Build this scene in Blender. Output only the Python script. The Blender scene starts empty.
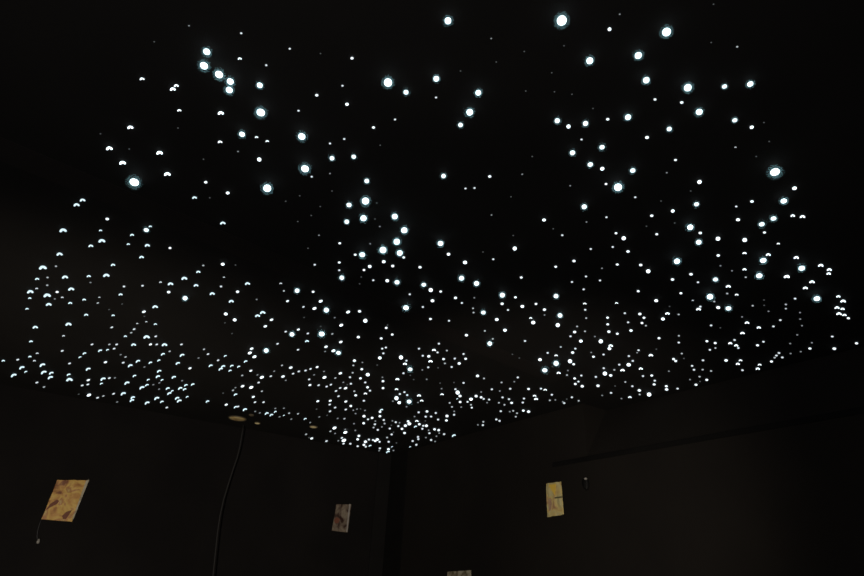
import bpy, bmesh, math, random
from mathutils import Vector, Matrix
random.seed(7)
COL = bpy.context.scene.collection
sc = bpy.context.scene
PI = math.pi

# ------------------------------------------------------------------ camera
F = 574.0
CAMZ = 1.40          # eye height above the floor
CEIL = 2.70
z = Vector(((490-432)/F, -(-800-288)/F, -1.0)).normalized()      # zenith in camera axes
fw = Vector((0, 0, -1.0))
y = (fw - z*fw.dot(z)).normalized()
x = y.cross(z)
R = Matrix((x, y, z))                                           # camera axes -> world
EYE = Vector((0, 0, CAMZ))

cam_d = bpy.data.cameras.new('camera')
cam_d.sensor_width = 36.0
cam_d.lens = F*36.0/864.0
cam_d.clip_start = 0.02
cam = bpy.data.objects.new('camera', cam_d)
COL.objects.link(cam)
cam.matrix_world = Matrix.Translation(EYE) @ R.to_4x4()
sc.camera = cam

def ray(u, v):
    return R @ Vector(((u-432)/F, -(v-288)/F, -1.0))

def on_level(u, v, h):
    d = ray(u, v)
    return EYE + d*((h-CAMZ)/d.z)

def on_plane(u, v, p, n):
    d = ray(u, v)
    return EYE + d*((p-EYE).dot(n)/d.dot(n))

def depth(p):
    return -(R.transposed() @ (p-EYE)).z

# ------------------------------------------------------------------ materials
def new_mat(name):
    m = bpy.data.materials.new(name); m.use_nodes = True
    nt = m.node_tree
    return m, nt, nt.nodes['Principled BSDF']

def felt(name, c1, c2, scale=3.0, rough=.95, bump=.25, fine=220.0, spec=.15):
    """Soft dark wall covering: two close tones in large blotches with a fine woven bump."""
    m, nt, b = new_mat(name)
    N, L = nt.nodes, nt.links
    tc = N.new('ShaderNodeTexCoord')
    n1 = N.new('ShaderNodeTexNoise'); n1.inputs['Scale'].default_value = scale; n1.inputs['Detail'].default_value = 5
    r = N.new('ShaderNodeValToRGB')
    r.color_ramp.elements[0].position = .35; r.color_ramp.elements[0].color = (*c1, 1)
    r.color_ramp.elements[1].position = .68; r.color_ramp.elements[1].color = (*c2, 1)
    n2 = N.new('ShaderNodeTexNoise'); n2.inputs['Scale'].default_value = fine
    bp = N.new('ShaderNodeBump'); bp.inputs['Strength'].default_value = bump; bp.inputs['Distance'].default_value = .002
    L.new(tc.outputs['Object'], n1.inputs['Vector']); L.new(tc.outputs['Object'], n2.inputs['Vector'])
    L.new(n1.outputs['Fac'], r.inputs['Fac']); L.new(r.outputs['Color'], b.inputs['Base Color'])
    L.new(n2.outputs['Fac'], bp.inputs['Height']); L.new(bp.outputs['Normal'], b.inputs['Normal'])
    b.inputs['Roughness'].default_value = rough
    b.inputs['Specular IOR Level'].default_value = spec
    return m

def plain(name, c, rough=.6, spec=.4):
    m, nt, b = new_mat(name)
    b.inputs['Base Color'].default_value = (*c, 1)
    b.inputs['Roughness'].default_value = rough
    b.inputs['Specular IOR Level'].default_value = spec
    n = nt.nodes.new('ShaderNodeTexNoise'); n.inputs['Scale'].default_value = 60
    bp = nt.nodes.new('ShaderNodeBump'); bp.inputs['Strength'].default_value = .1; bp.inputs['Distance'].default_value = .001
    nt.links.new(n.outputs['Fac'], bp.inputs['Height']); nt.links.new(bp.outputs['Normal'], b.inputs['Normal'])
    return m

def glow(name, c, s):
    m = bpy.data.materials.new(name); m.use_nodes = True
    nt = m.node_tree; nt.nodes.clear()
    e = nt.nodes.new('ShaderNodeEmission'); o = nt.nodes.new('ShaderNodeOutputMaterial')
    e.inputs['Color'].default_value = (*c, 1); e.inputs['Strength'].default_value = s
    nt.links.new(e.outputs[0], o.inputs['Surface'])
    return m

def mottled(name, stops, scale, seed, distort=1.5, detail=4, rough=.5, stretch=(1, 1, 1)):
    """Mottled print: noise through several colour stops."""
    m, nt, b = new_mat(name)
    N, L = nt.nodes, nt.links
    tc = N.new('ShaderNodeTexCoord'); mp = N.new('ShaderNodeMapping')
    mp.inputs['Location'].default_value = (seed, seed*1.7, seed*.3)
    mp.inputs['Scale'].default_value = stretch
    n = N.new('ShaderNodeTexNoise'); n.inputs['Scale'].default_value = scale
    n.inputs['Detail'].default_value = detail; n.inputs['Distortion'].default_value = distort
    r = N.new('ShaderNodeValToRGB'); cr = r.color_ramp
    while len(cr.elements) < len(stops): cr.elements.new(.5)
    for e, (p, c) in zip(cr.elements, stops):
        e.position = p; e.color = (*c, 1)
    L.new(tc.outputs['Object'], mp.inputs['Vector']); L.new(mp.outputs['Vector'], n.inputs['Vector'])
    L.new(n.outputs['Fac'], r.inputs['Fac']); L.new(r.outputs['Color'], b.inputs['Base Color'])
    b.inputs['Roughness'].default_value = rough
    b.inputs['Specular IOR Level'].default_value = .2
    return m

M_CEIL = felt('black_ceiling_felt', (.0068, .0062, .006), (.0088, .0080, .0076), 1.6)
M_BAND = felt('ceiling_seam_cloth', (.0095, .0080, .0077), (.0115, .0096, .0090), 3.0)
M_WALL_L = felt('dark_brown_wall_cloth', (.0058, .0052, .0054), (.0080, .0070, .0070), 2.2)
M_WALL_R = felt('brown_wall_cloth', (.0086, .0073, .0065), (.0112, .0095, .0082), 1.8)
M_RECESS = felt('recess_wall_cloth', (.0105, .0090, .0082), (.0135, .0115, .0102), 1.8)
M_FLOOR = felt('dark_carpet', (.02, .017, .015), (.03, .026, .022), 8.0, bump=.8)
M_BLACK = felt('black_trim_and_shadow', (.0030, .0028, .0028), (.0045, .0042, .0040), 5.0)
M_POST = felt('charcoal_post_cloth', (.0072, .0068, .0070), (.0090, .0084, .0084), 5.0)
M_TIPS = [glow('fibre_light_'+n, c, e) for n, c, e in (
    ('brilliant', (.80, .95, 1.0), 3.4), ('bright', (.82, .95, 1.0), 2.0), ('clear', (.84, .95, 1.0), 1.35),
    ('soft', (.84, .94, 1.0), .85), ('medium', (.84, .94, .98), .50), ('dim', (.84, .94, .98), .24), ('faint', (.8, .9, .9), .085),
    ('bluish', (.70, .92, 1.0), 1.15))]
def halo_shell_mat(name, c, k):
    m = bpy.data.materials.new(name); m.use_nodes = True
    nt = m.node_tree; nt.nodes.clear(); N, L = nt.nodes, nt.links
    o = N.new('ShaderNodeOutputMaterial'); mx = N.new('ShaderNodeMixShader')
    a = N.new('ShaderNodeBsdfTransparent'); b = N.new('ShaderNodeBsdfTranslucent'); b.inputs['Color'].default_value = (*c, 1)
    lw = N.new('ShaderNodeLayerWeight'); lw.inputs['Blend'].default_value = .5
    s1 = N.new('ShaderNodeMath'); s1.operation = 'SUBTRACT'; s1.inputs[0].default_value = 1
    s2 = N.new('ShaderNodeMath'); s2.operation = 'POWER'; s2.inputs[1].default_value = 2.8
    s3 = N.new('ShaderNodeMath'); s3.operation = 'MULTIPLY'; s3.inputs[1].default_value = k
    L.new(lw.outputs['Facing'], s1.inputs[1]); L.new(s1.outputs[0], s2.inputs[0]); L.new(s2.outputs[0], s3.inputs[0])
    L.new(s3.outputs[0], mx.inputs[0]); L.new(a.outputs[0], mx.inputs[1]); L.new(b.outputs[0], mx.inputs[2])
    L.new(mx.outputs[0], o.inputs['Surface'])
    return m
M_HALO = halo_shell_mat('bloom_halo', (.55, .95, 1.0), .26)  # bloom halo put into a see-through shell, no real lens part
M_PIC1 = mottled('amber_print', [(.32, (.20, .08, .04)), (.42, (.50, .27, .09)), (.52, (.62, .42, .12)),
                                 (.60, (.42, .20, .09)), (.70, (.56, .44, .18))], 11.0, 3.1, distort=.6)
M_PIC2 = mottled('brown_print', [(.34, (.04, .02, .015)), (.48, (.17, .13, .10)), (.62, (.24, .20, .15)),
                                 (.74, (.10, .07, .05))], 9.0, 8.2)
M_PIC3 = mottled('olive_gold_print', [(.30, (.48, .28, .15)), (.42, (.66, .52, .20)), (.56, (.58, .52, .27)),
                                      (.68, (.62, .42, .12))], 13.0, 5.5, distort=.5)
M_PIC4 = mottled('grey_olive_print', [(.35, (.18, .15, .10)), (.5, (.40, .36, .26)), (.65, (.46, .43, .34))], 12.0, 1.5)
M_EDGE = plain('pale_paper_edge', (.34, .32, .30), .5)
M_PALE = plain('pale_plastic', (.26, .25, .23), .35)
M_GOLDTRI = plain('golden_paper_fold', (.85, .58, .09), .45)
M_DARKMARK = plain('dark_red_brown_mark', (.17, .06, .035), .7)
M_SLIT = plain('dark_olive_slit', (.14, .12, .06), .7)
M_CABLE = plain('grey_cable', (.022, .021, .021), .8)
M_CABLE_D = plain('dark_cable', (.045, .045, .05), .45)
M_GOLD = mottled('dull_gold_lens', [(.35, (.42, .28, .12)), (.55, (.60, .45, .20)), (.7, (.45, .46, .30))], 9.0, 2.0)
M_GOLD2 = plain('pale_gold_lens', (.80, .68, .38), .4)
M_RING = plain('dark_bronze_ring', (.10, .08, .05), .5)
M_BODY = plain('black_plastic', (.004, .004, .004), .8, .15)

# ------------------------------------------------------------------ object helpers
def mesh_obj(name, bm, mats, parent=None, smooth=False):
    me = bpy.data.meshes.new(name)
    bm.normal_update(); bm.to_mesh(me); bm.free()
    for m in (mats if isinstance(mats, (list, tuple)) else [mats]): me.materials.append(m)
    if smooth:
        for p in me.polygons: p.use_smooth = True
    o = bpy.data.objects.new(name, me)
    COL.objects.link(o)
    if parent: o.parent = parent
    return o

def tag(o, label, cat, group=None):
    o['label'] = label; o['category'] = cat
    if group: o['group'] = group
    return o

def struct(name, bm, m):
    o = mesh_obj(name, bm, m); o['kind'] = 'structure'
    return o

def prism(pts, h0, h1):
    """Closed upright prism over a plan outline of (x, y) points."""
    bm = bmesh.new()
    lo = [bm.verts.new((p[0], p[1], h0)) for p in pts]
    hi = [bm.verts.new((p[0], p[1], h1)) for p in pts]
    bm.faces.new(lo[::-1]); bm.faces.new(hi)
    n = len(pts)
    for i in range(n):
        bm.faces.new((lo[i], lo[(i+1) % n], hi[(i+1) % n], hi[i]))
    bmesh.ops.recalc_face_normals(bm, faces=bm.faces)
    return bm

def slab(quad, n, t):
    """Thick panel from four corners, extruded back by t along -n."""
    bm = bmesh.new()
    a = [bm.verts.new(p) for p in quad]; b = [bm.verts.new(p - n*t) for p in quad]
    k = len(quad)
    bm.faces.new(a); bm.faces.new(b[::-1])
    for i in range(k): bm.faces.new((a[i], b[i], b[(i+1) % k], a[(i+1) % k]))
    bmesh.ops.recalc_face_normals(bm, faces=bm.faces)
    return bm

def tube(pts, r, seg=8):
    bm = bmesh.new(); rings = []
    for i, p in enumerate(pts):
        d = (pts[min(i+1, len(pts)-1)] - pts[max(i-1, 0)]).normalized()
        a = d.cross(Vector((.31, .9, .27))).normalized(); b = d.cross(a)
        rr = r[i] if isinstance(r, (list, tuple)) else r
        rings.append([bm.verts.new(p + (a*math.cos(t*2*PI/seg) + b*math.sin(t*2*PI/seg))*rr) for t in range(seg)])
    for q, s in zip(rings, rings[1:]):
        for t in range(seg): bm.faces.new((q[t], q[(t+1) % seg], s[(t+1) % seg], s[t]))
    bm.faces.new(rings[0][::-1]); bm.faces.new(rings[-1])
    bmesh.ops.recalc_face_normals(bm, faces=bm.faces)
    return bm

def lathe(profile, seg=24):
    """Revolve (radius, height) pairs about Z; closed with fans at zero radius."""
    bm = bmesh.new(); rings = []
    for r, h in profile:
        rings.append([bm.verts.new((0, 0, h))] if r == 0 else
                     [bm.verts.new((r*math.cos(2*PI*i/seg), r*math.sin(2*PI*i/seg), h)) for i in range(seg)])
    for a, b in zip(rings, rings[1:]):
        for i in range(seg):
            j = (i+1) % seg
            if len(a) == 1 and len(b) == 1: continue
            if len(a) == 1: bm.faces.new((a[0], b[i], b[j]))
            elif len(b) == 1: bm.faces.new((a[i], b[0], a[j]))
            else: bm.faces.new((a[i], b[i], b[j], a[j]))
    bmesh.ops.recalc_face_normals(bm, faces=bm.faces)
    return bm

# ------------------------------------------------------------------ the room
C = on_level(392, 455, CEIL)                      # far ceiling corner
L0 = on_level(0, 384, CEIL)
P1 = on_level(583, 403.5, CEIL)
P2 = on_level(612, 409, CEIL)
dL = (L0-C).normalized()                          # along the left wall, towards the camera
dP = (P1-C).normalized()                          # along the right wall, towards the camera
LW, RW = 6.2, 8.0
A = C + dL*LW
B = C + dP*RW
D = C + dL*LW + dP*RW
nL = Vector((-dL.y, dL.x, 0))                     # normals into the room
if nL.dot(EYE-C) < 0: nL = -nL
nR = Vector((-dP.y, dP.x, 0))
if nR.dot(EYE-C) < 0: nR = -nR
T = .12
def xy(p): return (p.x, p.y)

struct('wall_left', prism([xy(C - nL*T - nR*T*1.02), xy(A - nL*T), xy(A), xy(C - nR*0)], 0, CEIL), M_WALL_L)
# right wall: brown cloth wall face, stepping back above a ledge beyond P1
out = -nR
B2 = P2 + dP*(RW-1.2)
depth_out = (P2-P1).dot(out)
LEDGE = on_plane(556, 462, C, nR).z
OUT = out*(depth_out+T)
struct('wall_right', prism([xy(C), xy(P1), xy(P1+OUT), xy(C+OUT)], 0, CEIL), M_WALL_R)
lower = prism([xy(P1), xy(B), xy(B+OUT), xy(P1+OUT)], 0, LEDGE)
struct('wall_right_lower', lower, M_WALL_R)
P2x = P1 + out*depth_out
def sloped_wall(p, q):
    prof = [(0, LEDGE), (depth_out+T, LEDGE), (depth_out+T, CEIL), (depth_out, CEIL)]
    bm = bmesh.new()
    e1 = [bm.verts.new((p + out*d).to_2d().to_3d() + Vector((0, 0, h))) for d, h in prof]
    e2 = [bm.verts.new((q + out*d).to_2d().to_3d() + Vector((0, 0, h))) for d, h in prof]
    bm.faces.new(e1); bm.faces.new(e2[::-1])
    for i in range(4): bm.faces.new((e1[i], e2[i], e2[(i+1) % 4], e1[(i+1) % 4]))
    bmesh.ops.recalc_face_normals(bm, faces=bm.faces)
    return bm
struct('wall_right_upper', sloped_wall(P1, B), M_RECESS)
struct('wall_back', prism([xy(A), xy(D), xy(D+dL*T), xy(A+dL*T)], 0, CEIL), M_WALL_L)
struct('wall_rear', prism([xy(B+OUT), xy(D), xy(D+dP*T), xy(B+OUT+dP*T)], 0, CEIL), M_WALL_L)
K = [C - nL*T + OUT, A - nL*T + dL*T, D + dL*T + dP*T, B + OUT + dP*T]
struct('ceiling', prism([xy(p) for p in K], CEIL, CEIL+.08), M_CEIL)
struct('floor', prism([xy(p) for p in K], -.08, 0), M_FLOOR)

# black strip painted in as the ledge's shadow line, and the dark corner batten
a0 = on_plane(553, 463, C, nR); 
def along(o, d, s0, s1, n, t, h0, h1):
    p, q = o + d*s0, o + d*s1
    return prism([xy(p), xy(q), xy(q+n*t), xy(p+n*t)], h0, h1)
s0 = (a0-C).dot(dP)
struct('ledge_shadow_strip', along(C, dP, s0, RW, nR, .008, LEDGE-.034, LEDGE-.002), M_BLACK)
s1 = (on_plane(407, 470, C, nR)-C).dot(dP)
struct('trim_2', along(C, dP, .012, s1, nR, .012, 0, CEIL), M_BLACK)
s2 = (on_plane(377, 470, C, nL)-C).dot(dL)
struct('trim_3', along(C, dL, .012, s2, nL, .012, 0, CEIL), M_POST)
# slim cloth seam band crossing the ceiling
band = [on_level(100, 190, CEIL), on_level(330, 292, CEIL), on_level(560, 380, CEIL)]
dB = (band[2]-band[0]).normalized(); nB = Vector((-dB.y, dB.x, 0))
pa, pb = band[0]-dB*1.2, band[2]
struct('trim_4', prism([xy(pa-nB*.075), xy(pb-nB*.075), xy(pb+nB*.075), xy(pa+nB*.075)], CEIL-.002, CEIL-.0003), M_BAND)

# ------------------------------------------------------------------ pictures and fittings
def picture(corners, p, n, mat, label, group=None, t=.010):
    """Slightly crooked thin printed panel on a wall: backing board, printed sheet."""
    q = [on_plane(u, v, p + n*(t+.0035), n) for u, v in corners]
    ctr = sum(q, Vector())/4
    root = bpy.data.objects.new('picture_panel', None); COL.objects.link(root)
    root.location = ctr - n*(t+.0035); root.empty_display_size = .1
    loc = [w - root.location for w in q]
    c0 = ctr - root.location
    inner = [c0 + (w-c0)*1.0 for w in loc]
    bmf = slab(inner, n, .003)
    # subdivide the sheet and ripple its outline and face
    bmesh.ops.subdivide_edges(bmf, edges=bmf.edges[:], cuts=5, use_grid_fill=True)
    rnd = random.Random(len(label))
    for v in bmf.verts:
        v.co += n*rnd.uniform(0, .004)
        side = (v.co-c0); v.co += Vector((rnd.uniform(-1, 1), rnd.uniform(-1, 1), rnd.uniform(-1, 1)))*.0025
    mesh_obj('printed_sheet', bmf, mat, root)
    mesh_obj('backing_board', slab([c0 + (w-c0)*.97 - n*.0032 for w in loc], n, t), M_BODY, root)
    tag(root, label, 'picture', group)
    return root, loc, c0

def patch(root, uvs, p, n, lift, mat, name, label=None, t=.002):
    q = [on_plane(u, v, p + n*lift, n) - root.location for u, v in uvs]
    o = mesh_obj(name, slab(q, n, t), mat, root)
    if label: o['label'] = label
    return o

pic1, _, _ = picture([(57.5, 480), (88, 480.5), (72, 521.5), (41.5, 519)], C, nL, M_PIC1,
    'large amber and brown mottled picture panel, leaning, on the left wall', 'mottled picture panels on the walls')
patch(pic1, [(46, 510), (50, 504), (57, 499.5), (59, 501), (57, 504), (51, 507)], C, nL, .0195, M_DARKMARK, 'dark_mark', 'dark red brown mark')
patch(pic1, [(62, 516), (66, 512), (72, 510), (69, 515), (66, 519), (63, 519)], C, nL, .0195, M_DARKMARK, 'dark_mark')
patch(pic1, [(86, 480.7), (89.3, 479.5), (73.5, 519), (72, 520)], C, nL, .0195, M_PIC4, 'folded_edge', 'paler folded edge')
pic2, _, _ = picture([(336.5, 504.5), (351, 504.5), (347.3, 532.3), (332, 530.5)], C, nL, M_PIC2,
    'small dim grey brown mottled picture panel on the left wall near the corner', 'mottled picture panels on the walls')
patch(pic2, [(349.2, 504), (350.5, 504), (347.3, 532), (346.3, 532)], C, nL, .0195, M_EDGE, 'folded_edge', 'pale narrow edge strip')
patch(pic2, [(334, 520), (336.5, 517), (340, 519), (338.5, 523), (335, 523.5)], C, nL, .0195, M_DARKMARK, 'dark_mark')
pic3, _, _ = picture([(546.5, 483.8), (561, 481.8), (563.4, 514.4), (547.6, 517)], C, nR, M_PIC3,
    'narrow olive gold picture panel with a yellow triangle on the right wall', 'mottled picture panels on the walls')
patch(pic3, [(548.5, 485), (555.8, 483.8), (554.9, 495.5)], C, nR, .0195, M_GOLDTRI, 'triangle_fold', 'bright yellow triangular fold')
patch(pic3, [(554.5, 497.3), (562, 496.2), (562, 497.7), (554.6, 498.6)], C, nR, .0195, M_SLIT, 'dark_slit', 'dark level line')
patch(pic3, [(548.3, 499), (550.5, 498), (552, 504), (551, 510), (548.8, 511)], C, nR, .0195, plain('dusty_red_smear', (.46, .30, .19), .6), 'red_smear', 'dusty red smear')
pic4, _, _ = picture([(447.8, 572.0), (471, 570.3), (472, 604), (447, 606)], C, nR, M_PIC4,
    'grey olive picture panel cut off by the bottom edge, low on the right wall', 'mottled picture panels on the walls')
patch(pic4, [(452, 571.6), (453.6, 571.5), (453.8, 574.0), (452.2, 574.2)], C, nR, .0195, M_SLIT, 'dark_slit')
patch(pic4, [(464.5, 570.8), (466, 570.7), (466.2, 573), (464.7, 573.2)], C, nR, .0195, M_SLIT, 'dark_slit')

# cord hanging from the left picture, with a pale plug end
pts = [on_plane(u, v, C + nL*.012, nL) for u, v in ((42, 518), (39.5, 524), (37.6, 531), (37.0, 537), (37.6, 540.5))]
root = bpy.data.objects.new('power_cable', None); COL.objects.link(root); root.location = pts[0]
mesh_obj('cord', tube([p-root.location for p in pts], .0022), M_CABLE_D, root, True)
e = on_plane(38.2, 541.5, C + nL*.016, nL) - root.location
bmp = lathe([(0, .020), (.006, .018), (.009, .010), (.011, 0), (.010, -.012), (0, -.016)], 12)
plug = mesh_obj('plug_end', bmp, M_PALE, root, True); plug.location = e; plug['label'] = 'pale plug end'
tag(root, 'thin dark cord with a pale end hanging below the amber picture panel', 'cord')

# small oval wall fitting to the right of the olive gold panel
ctr = on_plane(586.5, 484, C, nR)
root = bpy.data.objects.new('wall_fitting', None); COL.objects.link(root); root.location = ctr
k = depth(ctr)/F
rot = nR.to_track_quat('Z', 'Y').to_matrix().to_4x4()
bmb = lathe([(0, .030), (.55, .028), (.85, .018), (1.0, .004), (1.0, 0), (0, 0)], 28)
for v in bmb.verts: v.co.x *= 3.6*k; v.co.y *= 6.2*k
bmb.transform(rot); mesh_obj('oval_body', bmb, M_BODY, root, True)
ringp = []
for i in range(15):
    a = -1.15 + 2.3*i/14
    ringp.append(rot @ Vector((3.3*k*math.cos(a), 5.6*k*math.sin(a), .012 + .010*math.cos(a))))
hp = mesh_obj('hanging_loop', tube(ringp, .0022), M_CABLE, root, True); hp['label'] = 'grey curved loop'
tp = on_plane(585.6, 478.8, C + nR*.026, nR) - ctr
bmt = lathe([(0, .010), (.010, .006), (.012, 0), (.009, -.006), (0, -.008)], 14); 
tipo = mesh_obj('pale_tip', bmt, M_PALE, root, True); tipo.location = tp
tag(root, 'small dark oval fitting with pale tip, on the right wall beside the olive gold panel', 'wall fitting')

# long thin wire hanging from the ceiling in front of the left wall
top = on_level(243.5, 425, CEIL)
row = [(243.5, 425), (242, 434), (240, 446), (237, 458), (232.5, 471), (228, 485), (223.5, 500), (220, 516), (217.5, 533), (215.5, 552), (213, 576), (210, 600), (207.5, 625)]
pn = Vector((nL.x, nL.y, 0))
wp = [on_plane(u, v, top, pn) for u, v in row]
wp[0].z = CEIL
while wp[-1].z > .9: wp.append(wp[-1] + Vector((0, 0, -.12)))
wire = mesh_obj('hanging_wire', tube([p - top for p in wp], .0052), M_CABLE, None, True)
wire.location = top
tag(wire, 'long thin grey wire hanging from the ceiling in front of the left wall', 'wire')

# round ceiling fittings near the left wall
def round_fitting(u, v, wpx, mat, label, yscale=1.0):
    p = on_level(u, v, CEIL); r = wpx*.5*depth(p)/F
    root = bpy.data.objects.new('recessed_light', None); COL.objects.link(root); root.location = p
    ring = lathe([(r*.93, 0), (r*1.04, 0), (r*1.04, -.006), (r*.98, -.010), (r*.93, -.006), (r*.93, 0)], 40)
    mesh_obj('trim_ring', ring, M_RING, root, True)
    lens = lathe([(0, -.016), (r*.4, -.015), (r*.75, -.011), (r*.93, -.004), (r*.93, 0), (0, 0)], 40)
    mesh_obj('lens', lens, mat, root, True)
    tag(root, label, 'ceiling light', 'round ceiling fittings near the left wall')
round_fitting(237.5, 418, 17.5, M_GOLD, 'round dull gold recessed ceiling light beside the top of the hanging wire')
round_fitting(257.5, 422.5, 6.0, M_GOLD2, 'small pale gold recessed ceiling light just right of the hanging wire')
round_fitting(251.5, 414.5, 5.0, M_RING, 'tiny dim brown ceiling fitting above the hanging wire')
round_fitting(313.5, 426.3, 8.0, M_GOLD2, 'narrow pale recessed ceiling light nearest the far corner, above the left wall')

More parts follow.
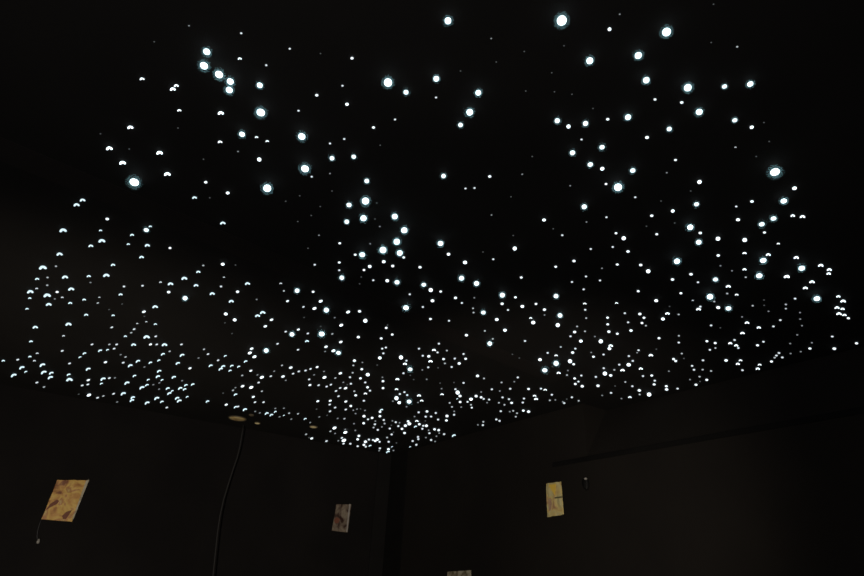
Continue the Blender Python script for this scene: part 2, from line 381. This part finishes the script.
# ------------------------------------------------------------------ star lights
# each block: left, top and scale of a patch of the ceiling, then "x,y,width[kind]" (a arch, t tilted arch, b flattened bead)
BLOCKS = [
(0,0,4,"568,316,6a 521,510,7a 402,535,1"),
(144,0,4,"180,103,2 389,133,3.5 251,207,8b 383,235,5a 240,263,9b 489,261,3.5 300,298,9b 345,326,8b 341,360,8b 463,341,7b 129,343,6a 115,357,7a 141,442,5a 136,512,1.5 307,453,7.5a 467,450,9.5b 392,537,7b 450,549,4.5a 493,565,4.5a 304,568,5.5a 41,167,.8"),
(288,0,4,"7,195,3.5 130,214,1.2 256,233,4.5 218,343,3 115,381,4.5 236,417,5 42,443,3 400,330,9.5 472,369,6.5b 55,546,8.5b 342,510,4.5 428,478,3 225,556,3.5 168,574,3"),
(432,0,4,"64,83,8 237,154,2.2 519,82,11 528,183,1.5 369,206,1.2 257,248,1.2 114,284,1.2 17,315,7 16,390,3 185,371,7 151,449,8 114,500,6 501,483,6.5 546,506,5.5 375,364,1.5 479,291,1.2 490,367,1 560,377,1.2"),
(576,0,4,"175,57,2.2 134,117,5b 362,128,9.5 249,222,8 55,243,8 281,321,7.5 447,351,8.5 316,398,4 423,410,4.5 493,448,7.5 208,469,7 127,477,4.5 38,494,6.5 373,516,6 284,550,5 22,558,3 541,170,1.5 550,17,1.2 68,434,1"),
(720,0,4,"69,187,2.5 18,346,6b 121,336,7b 59,481,6b 127,509,5b 176,490,1.3 197,566,1.3"),
(0,144,4,"437,18,8a 490,76,8a 537,153,10b 330,225,7a 306,244,7.5a 429,300,4.5 402,346,4a 252,346,9a 528,364,5a 407,388,8.5a 363,408,6a 513,401,4a 566,453,6a 238,441,7.5a 171,495,9.5a 452,484,5.5a 224,489,2.5 425,526,8a 260,533,7.5a 355,529,5a 148,540,5a 190,534,2.5 189,565,2.5 362,554,2 496,570,3 517,20,1 570,567,3"),
(144,144,4,"62,36,8a 93,121,8a 247,153,4.5 335,196,5 202,215,6a 461,62,5.5 493,177,9 376,30,2 238,61,1.5 315,317,7a 25,330,4a 9,344,6b 13,406,6.5a 104,416,4 237,486,2.5 217,512,5.5a 315,481,5 161,538,7.5a 66,553,3.5a 106,560,7a 208,566,6a 320,533,3a 308,570,3 414,559,6.5a 547,558,3.5a 263,215,1 567,229,1.2 366,484,1"),
(288,144,4,"176,57,6 263,51,6b 68,99,9b 95,131,3 168,118,2 315,148,6 244,244,6.5b 310,228,8.5 302,297,7.5 235,311,6 176,188,1.5 129,250,1.5 93,286,1.5 355,236,1.5 427,290,7 367,330,2.2 465,345,7.5 435,391,7.5 380,424,8 447,436,7 463,454,4 383,471,5 297,443,7b 269,443,4 207,397,4 124,365,1.8 329,399,2 205,474,4 107,483,3.5 205,505,3 215,535,6 304,504,4 327,490,5b 419,488,4.5 341,545,3.5 397,547,5b 436,553,6.5b 528,493,4.5 543,563,6b 369,5,1.5 80,417,1 39,310,1 47,207,1 348,300,1 293,532,1"),
(432,144,4,"46,128,6 231,130,4.5 134,178,3 170,176,3.5 361,121,2.2 562,35,6.5 553,167,2 238,284,2 448,304,5 485,339,1.5 521,365,3.5 331,418,5.5 245,461,3.5 34,398,7b 66,441,5 132,474,5.5b 118,537,6.5 178,558,6.5 357,534,4 495,491,4 568,468,4.5 560,552,3 316,211,1 204,432,1 401,50,1.2 325,366,1"),
(576,144,4,"104,13,6.5b 57,82,6.5b 105,99,5.5b 227,106,6.5b 120,160,4 168,173,9 237,213,3 398,64,4 363,115,1.7 494,152,5.5 482,241,6b 33,251,6.5 122,293,3 303,287,4.5 387,268,5b 42,312,2 457,333,7 491,393,6.5 497,356,4.5 568,379,5.5 160,357,4 191,377,5.5 323,361,4 147,412,3 208,430,4.5 59,420,3 165,482,4 104,497,2 259,484,4.5 289,509,5.5 404,469,7 460,521,4.5 569,446,4.5 386,542,4.5 488,553,3 40,530,3.5 96,546,3.5 558,542,6b 282,329,1 459,188,1 395,316,1 340,228,.8"),
(720,144,4,"62,13,3a 145,50,1.5 220,112,10b 298,177,5.5b 128,230,4.5 65,250,3.5 255,228,7b 291,287,5.5a 330,291,6.5a 72,303,5 214,298,6.5b 167,321,6.5b 178,354,4 99,384,5.5 233,399,4a 98,437,5a 193,443,6a 173,466,7b 305,455,6.5a 327,497,7b 403,486,6.5a 437,503,6a 435,519,5.5a 98,502,5a 48,507,2 103,533,2.5 157,527,7b 267,531,7a 368,552,6.5a 33,570,6a 2,487,2"),
(0,280,9,"430,46,2 330,77,3.5a 272,107,8a 268,164,4a 424,140,9a 243,260,4a 438,221,7a 514,108,4 560,157,3.5a 640,83,7.5a 757,177,4.5a 631,208,5a 814,22,2 775,314,5a 616,399,7.5a 317,426,6.5a 572,503,3.5a 279,553,4.5a 493,170,2"),
(96,280,9,"30,156,3a 16,207,2.5 252,62,3 420,48,4.5a 581,22,3a 668,36,6.5a 654,109,4.5 802,164,6 221,131,5a 532,242,7a 431,286,4.5 154,319,4a 453,376,3a 371,392,3a 534,398,4a 142,426,3 343,443,3 317,474,2.5 264,507,4a 455,514,8a 538,507,3 436,327,1.5 118,266,1.5 235,216,1.5 785,4,2"),
(192,280,9,"35,48,6.5a 261,59,3 182,124,6.5a 410,106,4.5 500,35,6b 353,193,6.5a 304,306,5b 384,359,5b 636,294,7a 590,323,6.5a 716,358,4.5 660,417,4.5 827,98,2.5 799,32,3 582,175,2 860,190,4 843,465,3 770,574,3 360,482,1.5 296,386,1"),
(288,280,9,"82,96,6 226,106,4 8,190,4.5 294,191,5 139,242,3.5 238,256,5 345,271,6.5 420,339,2 541,288,5 644,282,4.5 696,367,5.5 479,407,5 93,446,4 36,489,6 179,481,3 303,486,7b 294,418,1.5 399,485,2.5 171,551,5a 475,558,4.5 633,514,4.5 839,526,4 767,4,4 644,34,1 482,4,1.5 145,337,1"),
(384,280,9,"33,8,5b 119,19,7b 360,41,6.5b 232,129,3 421,91,5.5 510,104,4 436,187,5 644,161,4.5 701,207,3 813,160,2 832,32,7 198,250,7b 350,243,3 418,351,4 585,367,3 801,255,2.5 806,293,2.5 20,431,4 32,405,1.5 74,491,4 742,497,4.5b 494,573,3"),
(480,280,9,"828,18,2.5 201,136,6.5 319,156,4 199,214,4.5 684,145,6 381,238,5 504,215,4 252,270,3 580,267,4.5 581,315,2 30,293,6b 151,356,5 720,319,6 457,343,4a 479,383,5.5b 700,406,5.5 44,458,2.5 225,452,5 115,530,2.5 405,549,3 815,507,3.5 852,468,4.5 88,572,6"),
(576,280,9,"69,84,3 79,213,4.5a 83,268,3 92,343,2.5 365,208,4a 560,101,4 722,186,5 440,299,3.5 284,339,4 286,399,4 575,306,4.5 612,340,4 594,387,4 629,411,2.5 823,303,5.5a 782,351,5 469,381,3 296,465,4.5 495,455,4.5 372,484,4 747,524,4 10,418,2.5 2,468,4 81,462,2.5 170,509,2 44,550,5 223,552,5.5 842,238,1 217,4,3.5 858,4,2"),
(672,280,9,"235,22,3 393,4,5.5a 80,119,4 187,184,3a 342,151,7 380,194,2.5 497,122,2.5 506,64,6.5b 582,133,4.5a 416,248,5 239,264,6a 255,240,3 508,256,6.5b 726,232,2.5 828,180,1.5 829,228,1.5 60,310,2.5 631,332,1.8 352,409,3.5 675,386,5.5a 781,429,5a 634,479,5.5a 563,540,3 314,551,4 389,568,4 62,502,2.5 61,563,3 823,556,3.5 524,570,5a 435,430,1"),
(768,280,9,"395,18,6.5a 336,73,6a 440,168,7b 244,168,3 161,220,2.5 161,258,2.5 633,149,5a 676,191,6.5a 621,250,6a 671,261,5a 639,305,6.5a 688,316,5a 723,344,4 288,293,2 290,352,2 306,411,2.2 111,361,3.5 49,418,3 263,494,2 578,509,3.5 200,572,2 395,565,2 797,570,4 5,282,2"),
(0,344,9,"335,84,3.5a 269,114,4a 160,141,3 29,151,4a 309,151,3.5a 560,62,3.5 195,213,7t 231,250,4t 122,282,7.5t 380,189,7.5t 392,255,7.5t 460,262,6t 452,302,7t 332,347,3.5 396,387,2.5 617,276,5t 625,322,8a 759,85,5t 719,119,4t 626,175,3.5 792,226,6.5t 795,325,4 791,364,3 740,373,3.5 800,460,5 708,452,1.5 828,4,3"),
(96,344,9,"36,60,5.5t 103,53,4t 163,42,3.5 85,164,4 245,168,3 376,155,6t 307,195,6.5t 489,168,5t 565,148,4.5t 601,92,5.5t 663,66,2.5 773,101,6.5t 735,174,6t 846,219,4 345,287,5t 567,245,6t 556,293,6t 594,324,4t 699,299,6t 470,322,4t 62,315,7t 120,307,3.5 48,357,4t 277,351,7t 412,393,7t 457,370,5t 645,400,5.5t 659,445,6t 685,423,4t 757,399,6t 808,371,5t 797,408,5t 158,448,3.5 244,447,7t 330,482,6t 322,508,6t 545,489,7t 592,520,5t 459,530,6.5t 729,488,6t 748,512,6.5t 820,476,4t 14,484,3.5 66,468,2.5 190,522,2 338,7,6a 490,4,4 547,4,3 616,8,7a 769,4,3 186,4,3 120,4,2.5 637,572,3 170,305,2 266,117,2.5 222,96,2 436,207,2 516,366,2 568,406,1.8 775,330,1.8 570,350,2"),
(192,344,9,"108,48,2.5 144,91,3 59,126,2 167,195,5.5t 235,147,3 299,108,4t 279,202,6t 257,226,6t 357,197,5t 342,240,4.5t 420,204,4.5t 482,157,5t 537,42,4.5 520,81,5 562,115,5 668,59,6 529,241,4 452,283,2.5 628,300,5 589,278,2 709,290,3 600,347,3 810,193,2.5 819,293,4.5 740,245,1.7 844,327,1.7 455,380,4.5 533,391,5 391,455,5t 391,393,2 369,417,2.5 629,425,2.5 552,476,4 567,524,3.5 644,524,3.5 139,517,5t 308,546,4 392,568,5t 6,364,5t 280,442,1.2 768,4,2 414,563,3"),
(288,344,9,"90,52,3 342,25,4.5 334,67,2 409,61,5 454,80,6b 598,150,4.5 588,193,2.5 670,166,2 848,42,3 858,84,3 826,126,5b 262,208,4 203,224,3 25,213,4.5 46,267,3.5 97,247,3 158,239,3.5 235,278,2 324,247,2 328,301,5 471,264,4.5 426,306,2.5 582,259,2.5 558,299,3 664,227,4 718,276,5.5b 652,309,4 695,346,3 190,319,3 197,370,4 276,371,3.5 348,383,3.5 386,366,3 470,396,3.5 498,345,2.2 518,398,4.5 566,358,3.5 534,365,1.5 432,423,3 455,470,3 597,425,2.5 609,462,4 716,390,4 738,420,3 697,447,4.5a 855,335,4 855,397,4 850,300,2 268,515,4 380,511,4 375,545,3.5 520,518,4 683,511,3 565,558,4 424,572,3 803,190,1.2"),
(384,344,9,"17,32,3 153,121,5.5 202,150,3 189,180,5a 235,228,6b 175,263,3 237,282,1.5 4,331,3.5 121,318,5a 267,320,1.5 113,408,4.5a 143,450,3 184,433,3.5 209,460,3.5 112,488,5.5 137,528,5 226,519,6b 80,514,2 315,42,3 349,106,3 450,55,5a 482,76,3.5 403,111,4.5 419,157,5.5a 398,210,3.5 345,233,2.2 566,59,2.5 536,136,4 548,175,2.5 609,207,3 637,131,3 677,175,4.5 716,90,3 735,133,4 487,214,1.2 384,318,2 842,287,4.5 716,350,3.5 518,402,2.2 523,454,4.5a 315,465,5a 340,511,4.5a 306,526,2 505,352,1.5 630,347,1.2 643,407,3 663,437,5.5 684,468,4.5 659,494,3t 685,522,4 829,469,4.5 783,497,5 752,521,3.5 783,547,2.5 591,530,2.5 612,566,2.5 790,573,3"),
(480,344,9,"86,12,6b 292,93,1.5 354,126,1.5 727,27,2.5 609,80,3.5 540,141,5 685,104,4.5a 685,174,6.5 652,202,1.5 583,236,6.5b 708,261,5a 834,77,4.5 810,155,5.5 843,182,4 791,238,2.2 783,280,2.5 858,42,3 852,310,4 858,360,4 36,310,2.5 340,301,3 309,339,1.7 194,346,2.5 107,408,3 272,403,3.5 178,423,2 10,480,4 33,494,3.5 10,432,2 82,500,3.5 64,528,2 203,481,3.5 170,529,2.5 261,497,3.5 285,530,4 220,547,2.5 437,405,4 396,491,3.5 385,527,3 491,467,4.5a 505,496,5a 549,402,3 587,413,4.5a 647,457,3.5 628,507,2.5 678,503,2 745,520,2 758,532,3 781,496,1.5 827,480,3.5"),
(576,344,9,"6,40,3.5 137,76,2.2 157,115,4 248,95,3.5 312,16,5.5a 301,42,5 563,56,3 550,78,2 476,109,3.5 511,152,3.5 674,102,5.5a 474,187,5.5b 389,186,3.5 419,237,5.5a 345,233,2.5 583,223,5a 250,218,3 260,266,5.5 312,283,4.5 179,296,3 48,284,3 56,380,4.5 22,338,3 198,376,4.5 603,289,3.5 682,284,4 709,330,3.5 703,364,4 444,342,2.5 507,380,3 570,418,4.5 573,454,2.5 658,455,5.5 316,440,3.5 485,479,4.5a 409,491,2.2 236,463,2 352,378,1.5 813,380,4 816,409,4.5 836,245,2 24,511,2.5 723,47,1.5"),
(672,344,9,"88,86,2.5 14,136,4 33,153,4 107,130,1.5 341,53,3.5 391,36,2.5 279,147,3 181,197,3 198,232,3.5 276,231,2.5 352,243,2.5 248,294,2.5 162,320,2 313,323,4 216,367,4 50,402,3.5 252,337,1.2 487,148,4.5 616,148,4.5a 592,180,5a 634,236,3.5 789,187,4.5a 772,223,5a 578,14,5a 597,36,3 523,4,4a 770,12,4 388,4,2"),
(768,344,9,"377,41,4 597,42,4.5 295,69,2 99,81,3 76,104,3.5 60,123,2.5 129,121,3.5 203,86,2.2 31,158,4 791,6,3"),
(192,400,9,"308,42,4t 393,66,6t 475,86,6t 567,20,3 643,22,3.5 569,103,2 610,116,2 672,121,5.5t 714,135,5t 749,106,4t 750,76,1.8 827,139,3t 788,151,2 827,74,2"),
(288,400,9,"10,119,2.5 90,124,2.5 30,172,2 154,170,4t 200,203,2.2 422,72,3.5 378,102,3 352,138,1.5 282,152,2 257,82,1.5 520,86,3 588,92,2.2 621,82,2.2 653,80,1.5 693,94,2 608,122,2.2 447,166,2.2 508,168,2.5 594,213,2 684,146,4.5 720,174,3.5 757,161,4 681,209,4 782,219,3.5 786,190,2 770,248,2.5 808,269,3.5 840,90,5t 828,106,4 827,146,4 862,180,3 845,242,2 418,252,5 382,282,2.5 516,292,5 516,264,2 485,341,3.5 503,364,5.5 500,393,3.5 453,367,1.8 561,394,3.5 606,274,2 638,323,4 627,354,4 627,416,3.5 728,356,3.5 697,376,4.5 683,404,4 700,420,3 738,412,4t 765,360,3 785,368,4 804,356,4.5 824,376,3 827,435,3.5 820,456,2 213,346,4 163,309,2.5 346,370,3.5 424,301,2 190,338,1.5"),
(384,400,9,"312,111,3 387,103,4 466,117,3.5 375,150,3 424,149,3.5 275,149,2 487,176,3 567,144,4.5 562,184,4 631,133,3.5 632,102,2 790,78,4.5a 785,44,2.5 695,64,1.7 611,62,2.5 845,224,2 106,200,3.5 76,188,2 129,235,3.5 217,192,4 228,214,5 193,231,4.5 296,190,4.5a 318,218,4 283,240,4.5t 353,232,3.5 382,232,4.5 345,259,3.5 402,272,1.8 409,299,3 162,260,4 185,297,4 52,257,3 455,264,4 492,271,4 497,298,2 541,308,3.5 628,320,5.5t 472,326,2 424,360,3.5 460,373,1.8 377,338,1.8 306,332,3.5 309,352,3.5 258,369,3.5 291,403,3.5 235,422,3t 69,310,3 85,290,1.5 28,338,2.5 42,376,3.5 72,421,3t 40,443,4 35,467,5t 85,454,1.7 112,386,1.5 140,205,2 5,212,2.5 5,175,2.5 66,228,1.5 372,188,1.5 203,60,1.8"),
(480,400,9,"187,101,3.5 268,105,2 299,97,2.5 333,119,2.5 322,150,2.5 390,96,4 437,105,4.5 147,175,3.5 176,188,3.5 30,196,2.5 26,226,3.5"),
(576,400,9,"24,8,3"),
]
stars = []
for bi, (ox, oy, s, txt) in enumerate(BLOCKS):
    for it in txt.split():
        a, b, w = it.split(',')
        kind = 'o'
        if w[-1] in 'abt': kind = w[-1]; w = w[:-1]
        u, v, w = ox+float(a)/s, oy+float(b)/s, float(w)
        if any((u-q[0])**2+(v-q[1])**2 < 2.4**2 and q[4] != bi for q in stars): continue   # same light seen twice
        if kind == 'o' and w < 6: kind = 's' if (u < 350 and v > 300) else 'f' if w < 5.2 else 'o'
        stars.append((u, v, w, kind, bi))

def keep_on_ceiling(u, v):
    """Nudge a light off the wall line if it was measured a hair past it."""
    for _ in range(30):
        p = on_level(u, v, CEIL)
        inside = (p-C).dot(nL) > .03 and (p-C).dot(nR) > (.03 if (p-C).dot(dP) < (P1-C).dot(dP) + .03 else .03-depth_out)
        if inside: return u, v
        v -= .4
    return u, v

def bead_bm(flat):
    bm = bmesh.new(); bmesh.ops.create_icosphere(bm, subdivisions=2, radius=.5)
    for v in bm.verts: v.co.z *= flat
    return bm
def arch_bm(amp=.26, rad=.145):
    pts = []
    for i in range(9):
        t = -1 + 2*i/8
        pts.append(Vector((t*.37, 0, -amp*t*t + amp*.45)))
    rr = [rad*(.75 if i in (0, 8) else 1.0) for i in range(9)]
    return tube(pts, rr, 7)
BASE = {}
for k_, bm in (('o', bead_bm(.95)), ('b', bead_bm(.78)), ('a', arch_bm()), ('t', arch_bm(.20, .13)), ('s', bead_bm(.60)), ('f', bead_bm(.78))):
    me = bpy.data.meshes.new('star_light_'+{'o': 'round', 'b': 'oval', 'a': 'arched', 't': 'slanted', 's': 'sloped', 'f': 'flattened'}[k_])
    bm.normal_update(); bm.to_mesh(me); bm.free()
    for p in me.polygons: p.use_smooth = True
    BASE[k_] = me

def tip_mat(w, kind='o', u=0, v=0):
    if kind == 't' or (kind == 'a' and u < 330 and v > 190 and w >= 4): return 7
    for i, lim in enumerate((7, 4.9, 3.8, 3.0, 2.4, 1.6)):
        if w >= lim: return i
    return 6
MATS = M_TIPS
MESH = {}
for k_, me in BASE.items():
    for i, m in enumerate(MATS):
        c = me.copy(); c.materials.append(m); MESH[k_, i] = c

HALO_R = .98
def has_halo(w, kind): return w >= 5.9 and kind in 'ob'

def placement(u, v, w, kind):
    u, v = keep_on_ceiling(u, v)
    d = ray(u, v).normalized()
    tilt = {'t': math.radians(24), 's': math.radians(20), 'a': math.radians(4 if u < 330 else 0)}.get(kind, 0)
    if kind in 'ob' :
        rot = Matrix.Rotation(math.atan2(-d.x, d.y), 3, 'Z')
    else:
        wx = (R @ Vector((math.cos(tilt), math.sin(tilt), 0)))
        up = wx.cross(d).normalized()
        rot = Matrix((wx.cross(up)*-1 if False else wx, up.cross(wx), up)).transposed()
    px = {0: w-1.7, 1: w-1.5, 2: max(w-1.3, 2.7), 3: 2.3, 4: 2.0, 5: 1.8, 6: 1.6}[tip_mat(w)]
    if kind == 's': px *= 1.12
    if kind in 'at' and w >= 3.3: px = w*.88
    p = on_level(u, v, CEIL)
    s = px*depth(p)/F
    top = max((rot @ vv.co).z for vv in BASE[kind].vertices)*s
    if has_halo(w, kind): top = HALO_R*s
    c = on_level(u, v, CEIL - top)
    return c, rot, s

place = [(s_, placement(*s_[:4])) for s_ in stars]
order = sorted(range(len(stars)), key=lambda i: -stars[i][2])
TOP = set(order[:300])

# --- words that single each light out
MARKS = [
 (562,20,'largest star light at the top'), (448,21,'bright star light at the top centre'), (667,32,'top right bright star light'),
 (388,82,'big lone star light above the centre left'), (204,66,'biggest star light of the upper left chain'),
 (260,113,'big star light under the upper left chain'), (302,136,'big star light at upper left centre'),
 (134,182,'biggest star light near the left edge'), (267,188,'big lone star light left of centre'),
 (470,112,'big star light of the upper central trio'), (688,88,'big star light at upper right'),
 (590,61,'big star light below the topmost one'), (618,187,'big lone star light right of centre'),
 (775,172,'biggest star light at the far right'), (366,201,'big star light of the left central column'),
 (383,250,'big star light of the central cluster'), (441,243,'oval star light at the very centre'),
 (677,261,'big bluish star light at lower right'), (710,297,'big bluish star light below the right cluster'),
 (489,346,'lone bright star light below the centre'), (502,295,'bright star light under the centre'),
 (43,268,'large arched star light by the left edge'), (102,241,'large arched star light at mid left'),
 (63,230,'large arched star light above the left edge'), (545,370,'bright star light of the lower right trio'),
 (147,337,'large arched star light at lower left'), (817,299,'oval star light at the right edge'),
 (326,310,'bright star light of the lower left trail'), (263,313,'large arched star light left of centre'),
 (409,401,'oval star light above the far corner'), (649,395,'bright star light above the right wall ledge'),
 (454,436,'slanted star light right of the far corner'), (69,380,'boxy arched star light above the left wall'),
 (344,440,'bright star light left of the far corner'), (245,410,'slanted star light above the hanging wire'),
 (366,375,'oval star light left of the dense band'), (605,374,'oval star light of the dense right band'),
 (763,254,'oval star light in the far right cluster'), (458,393,'bright star light in the dense middle band')]
ORD = ['closest', 'second', 'third', 'fourth', 'fifth', 'sixth', 'seventh', 'eighth', 'ninth', 'tenth', 'eleventh', 'twelfth',
       'thirteenth', 'fourteenth', 'fifteenth', 'sixteenth', 'seventeenth', 'eighteenth', 'nineteenth', 'twentieth', 'twenty-first', 'twenty-second']
DIRS = ['right', 'lower right', 'below', 'lower left', 'left', 'upper left', 'above', 'upper right']
def dname(k): return DIRS[k] if DIRS[k] in ('below', 'above') else DIRS[k]+' of'
def sector(m, u, v): return int(round(math.degrees(math.atan2(v-m[1], u-m[0]))/45.0)) % 8
mark_of = {}
for mi, m in enumerate(MARKS):
    i = min((i for i in range(len(stars)) if i in TOP and i not in mark_of),
            key=lambda i: (stars[i][0]-m[0])**2+(stars[i][1]-m[1])**2)
    mark_of[i] = mi
inv = {mi: i for i, mi in mark_of.items()}
def label_for(i):
    u, v, w, kind, _ = stars[i]
    if i in mark_of: return MARKS[mark_of[i]][2]
    best = None
    for mi, m in enumerate(MARKS):
        j = inv[mi]; mu, mv = stars[j][:2]
        k = sector((mu, mv), u, v); d = math.hypot(u-mu, v-mv)
        rank = sum(1 for q in range(len(stars)) if q != j and q != i and stars[q][2] >= 2
                   and math.hypot(stars[q][0]-mu, stars[q][1]-mv) < d and sector((mu, mv), *stars[q][:2]) == k)
        if best is None or (rank, d) < best[:2]: best = (rank, d, mi, k)
    rank, d, mi, k = best
    shape = {'o': 'round', 'b': 'oval', 'a': 'arched', 't': 'slanted', 's': 'small slanted', 'f': 'roundish'}[kind]
    return '%s star light, %s %s the %s' % (shape.replace('small ', ''), ORD[min(rank, 21)], dname(k), MARKS[mi][2])

GROUP = 'star lights scattered over the dark ceiling'
# added shell imitating the camera bloom around the larger tips
halo_me = bpy.data.meshes.new('lens')
bm = bmesh.new(); bmesh.ops.create_icosphere(bm, subdivisions=4, radius=HALO_R)
bm.to_mesh(halo_me); bm.free(); halo_me.materials.append(M_HALO)
for p in halo_me.polygons: p.use_smooth = True
for i in sorted(TOP, key=lambda i: order.index(i)):
    (u, v, w, kind, _), (c, rot, s) = place[i][0], place[i][1]
    o = bpy.data.objects.new('star_light', MESH[kind, tip_mat(w, kind, u, v)]); COL.objects.link(o)
    o.matrix_world = Matrix.Translation(c) @ rot.to_4x4() @ Matrix.Diagonal((s, s, s, 1))
    tag(o, label_for(i), 'star light', GROUP)
    if has_halo(w, kind):
        q = bpy.data.objects.new('bloom_halo', halo_me); COL.objects.link(q); q.parent = o

rest = bmesh.new()
for i in range(len(stars)):
    if i in TOP: continue
    (u, v, w, kind, _), (c, rot, s) = place[i]
    n0 = len(rest.verts); f0 = len(rest.faces)
    rest.from_mesh(BASE[kind])
    rest.verts.ensure_lookup_table(); rest.faces.ensure_lookup_table()
    mtx = Matrix.Translation(c) @ rot.to_4x4() @ Matrix.Diagonal((s, s, s, 1))
    for vv in rest.verts[n0:]: vv.co = mtx @ vv.co
    for ff in rest.faces[f0:]: ff.material_index = tip_mat(w, kind, u, v)
if len(rest.verts):
    o = mesh_obj('small_star_lights', rest, MATS, None, True)
    tag(o, 'hundreds of tiny faint star lights spread between the larger ones', 'star light', GROUP)
    o['kind'] = 'stuff'

# ------------------------------------------------------------------ light
def area(name, loc, aim, size, power, color):
    d = bpy.data.lights.new(name, 'AREA'); d.shape = 'DISK'; d.size = size; d.energy = power; d.color = color
    o = bpy.data.objects.new(name, d); COL.objects.link(o)
    o.location = loc; o.rotation_euler = (Vector(aim)-Vector(loc)).to_track_quat('-Z', 'Y').to_euler()
    return o
def spot(name, loc, aim, angle, power, color):
    d = bpy.data.lights.new(name, 'SPOT'); d.spot_size = math.radians(angle); d.spot_blend = 1.0
    d.shadow_soft_size = .07; d.energy = power; d.color = color
    o = bpy.data.objects.new(name, d); COL.objects.link(o)
    o.location = loc; o.rotation_euler = (Vector(aim)-Vector(loc)).to_track_quat('-Z', 'Y').to_euler()
area('added_fill', (-.6, -.9, .9), (.4, 5.2, 1.9), .3, 30, (1.0, .95, .90))  # added fill behind the eye, stands for no known lamp
q1 = on_plane(70, 478, C, nL); q3 = on_plane(515, 475, C, nR)
spot('added_spot_left', (-1.0, .9, .35), q1, 92, 285, (1.0, .88, .72))  # added unseen spot to brighten the left wall and amber panel
spot('added_spot_right', (.55, 1.2, 1.30), q3, 72, 150, (1.0, .88, .72))  # added unseen spot to lift the right wall, no lamp known there
w = bpy.data.worlds.new('world'); sc.world = w; w.use_nodes = True
w.node_tree.nodes['Background'].inputs[0].default_value = (.002, .002, .002, 1)

vs = sc.view_settings
vs.view_transform = 'Standard'; vs.look = 'None'; vs.exposure = 0; vs.gamma = 1; vs.use_curve_mapping = False
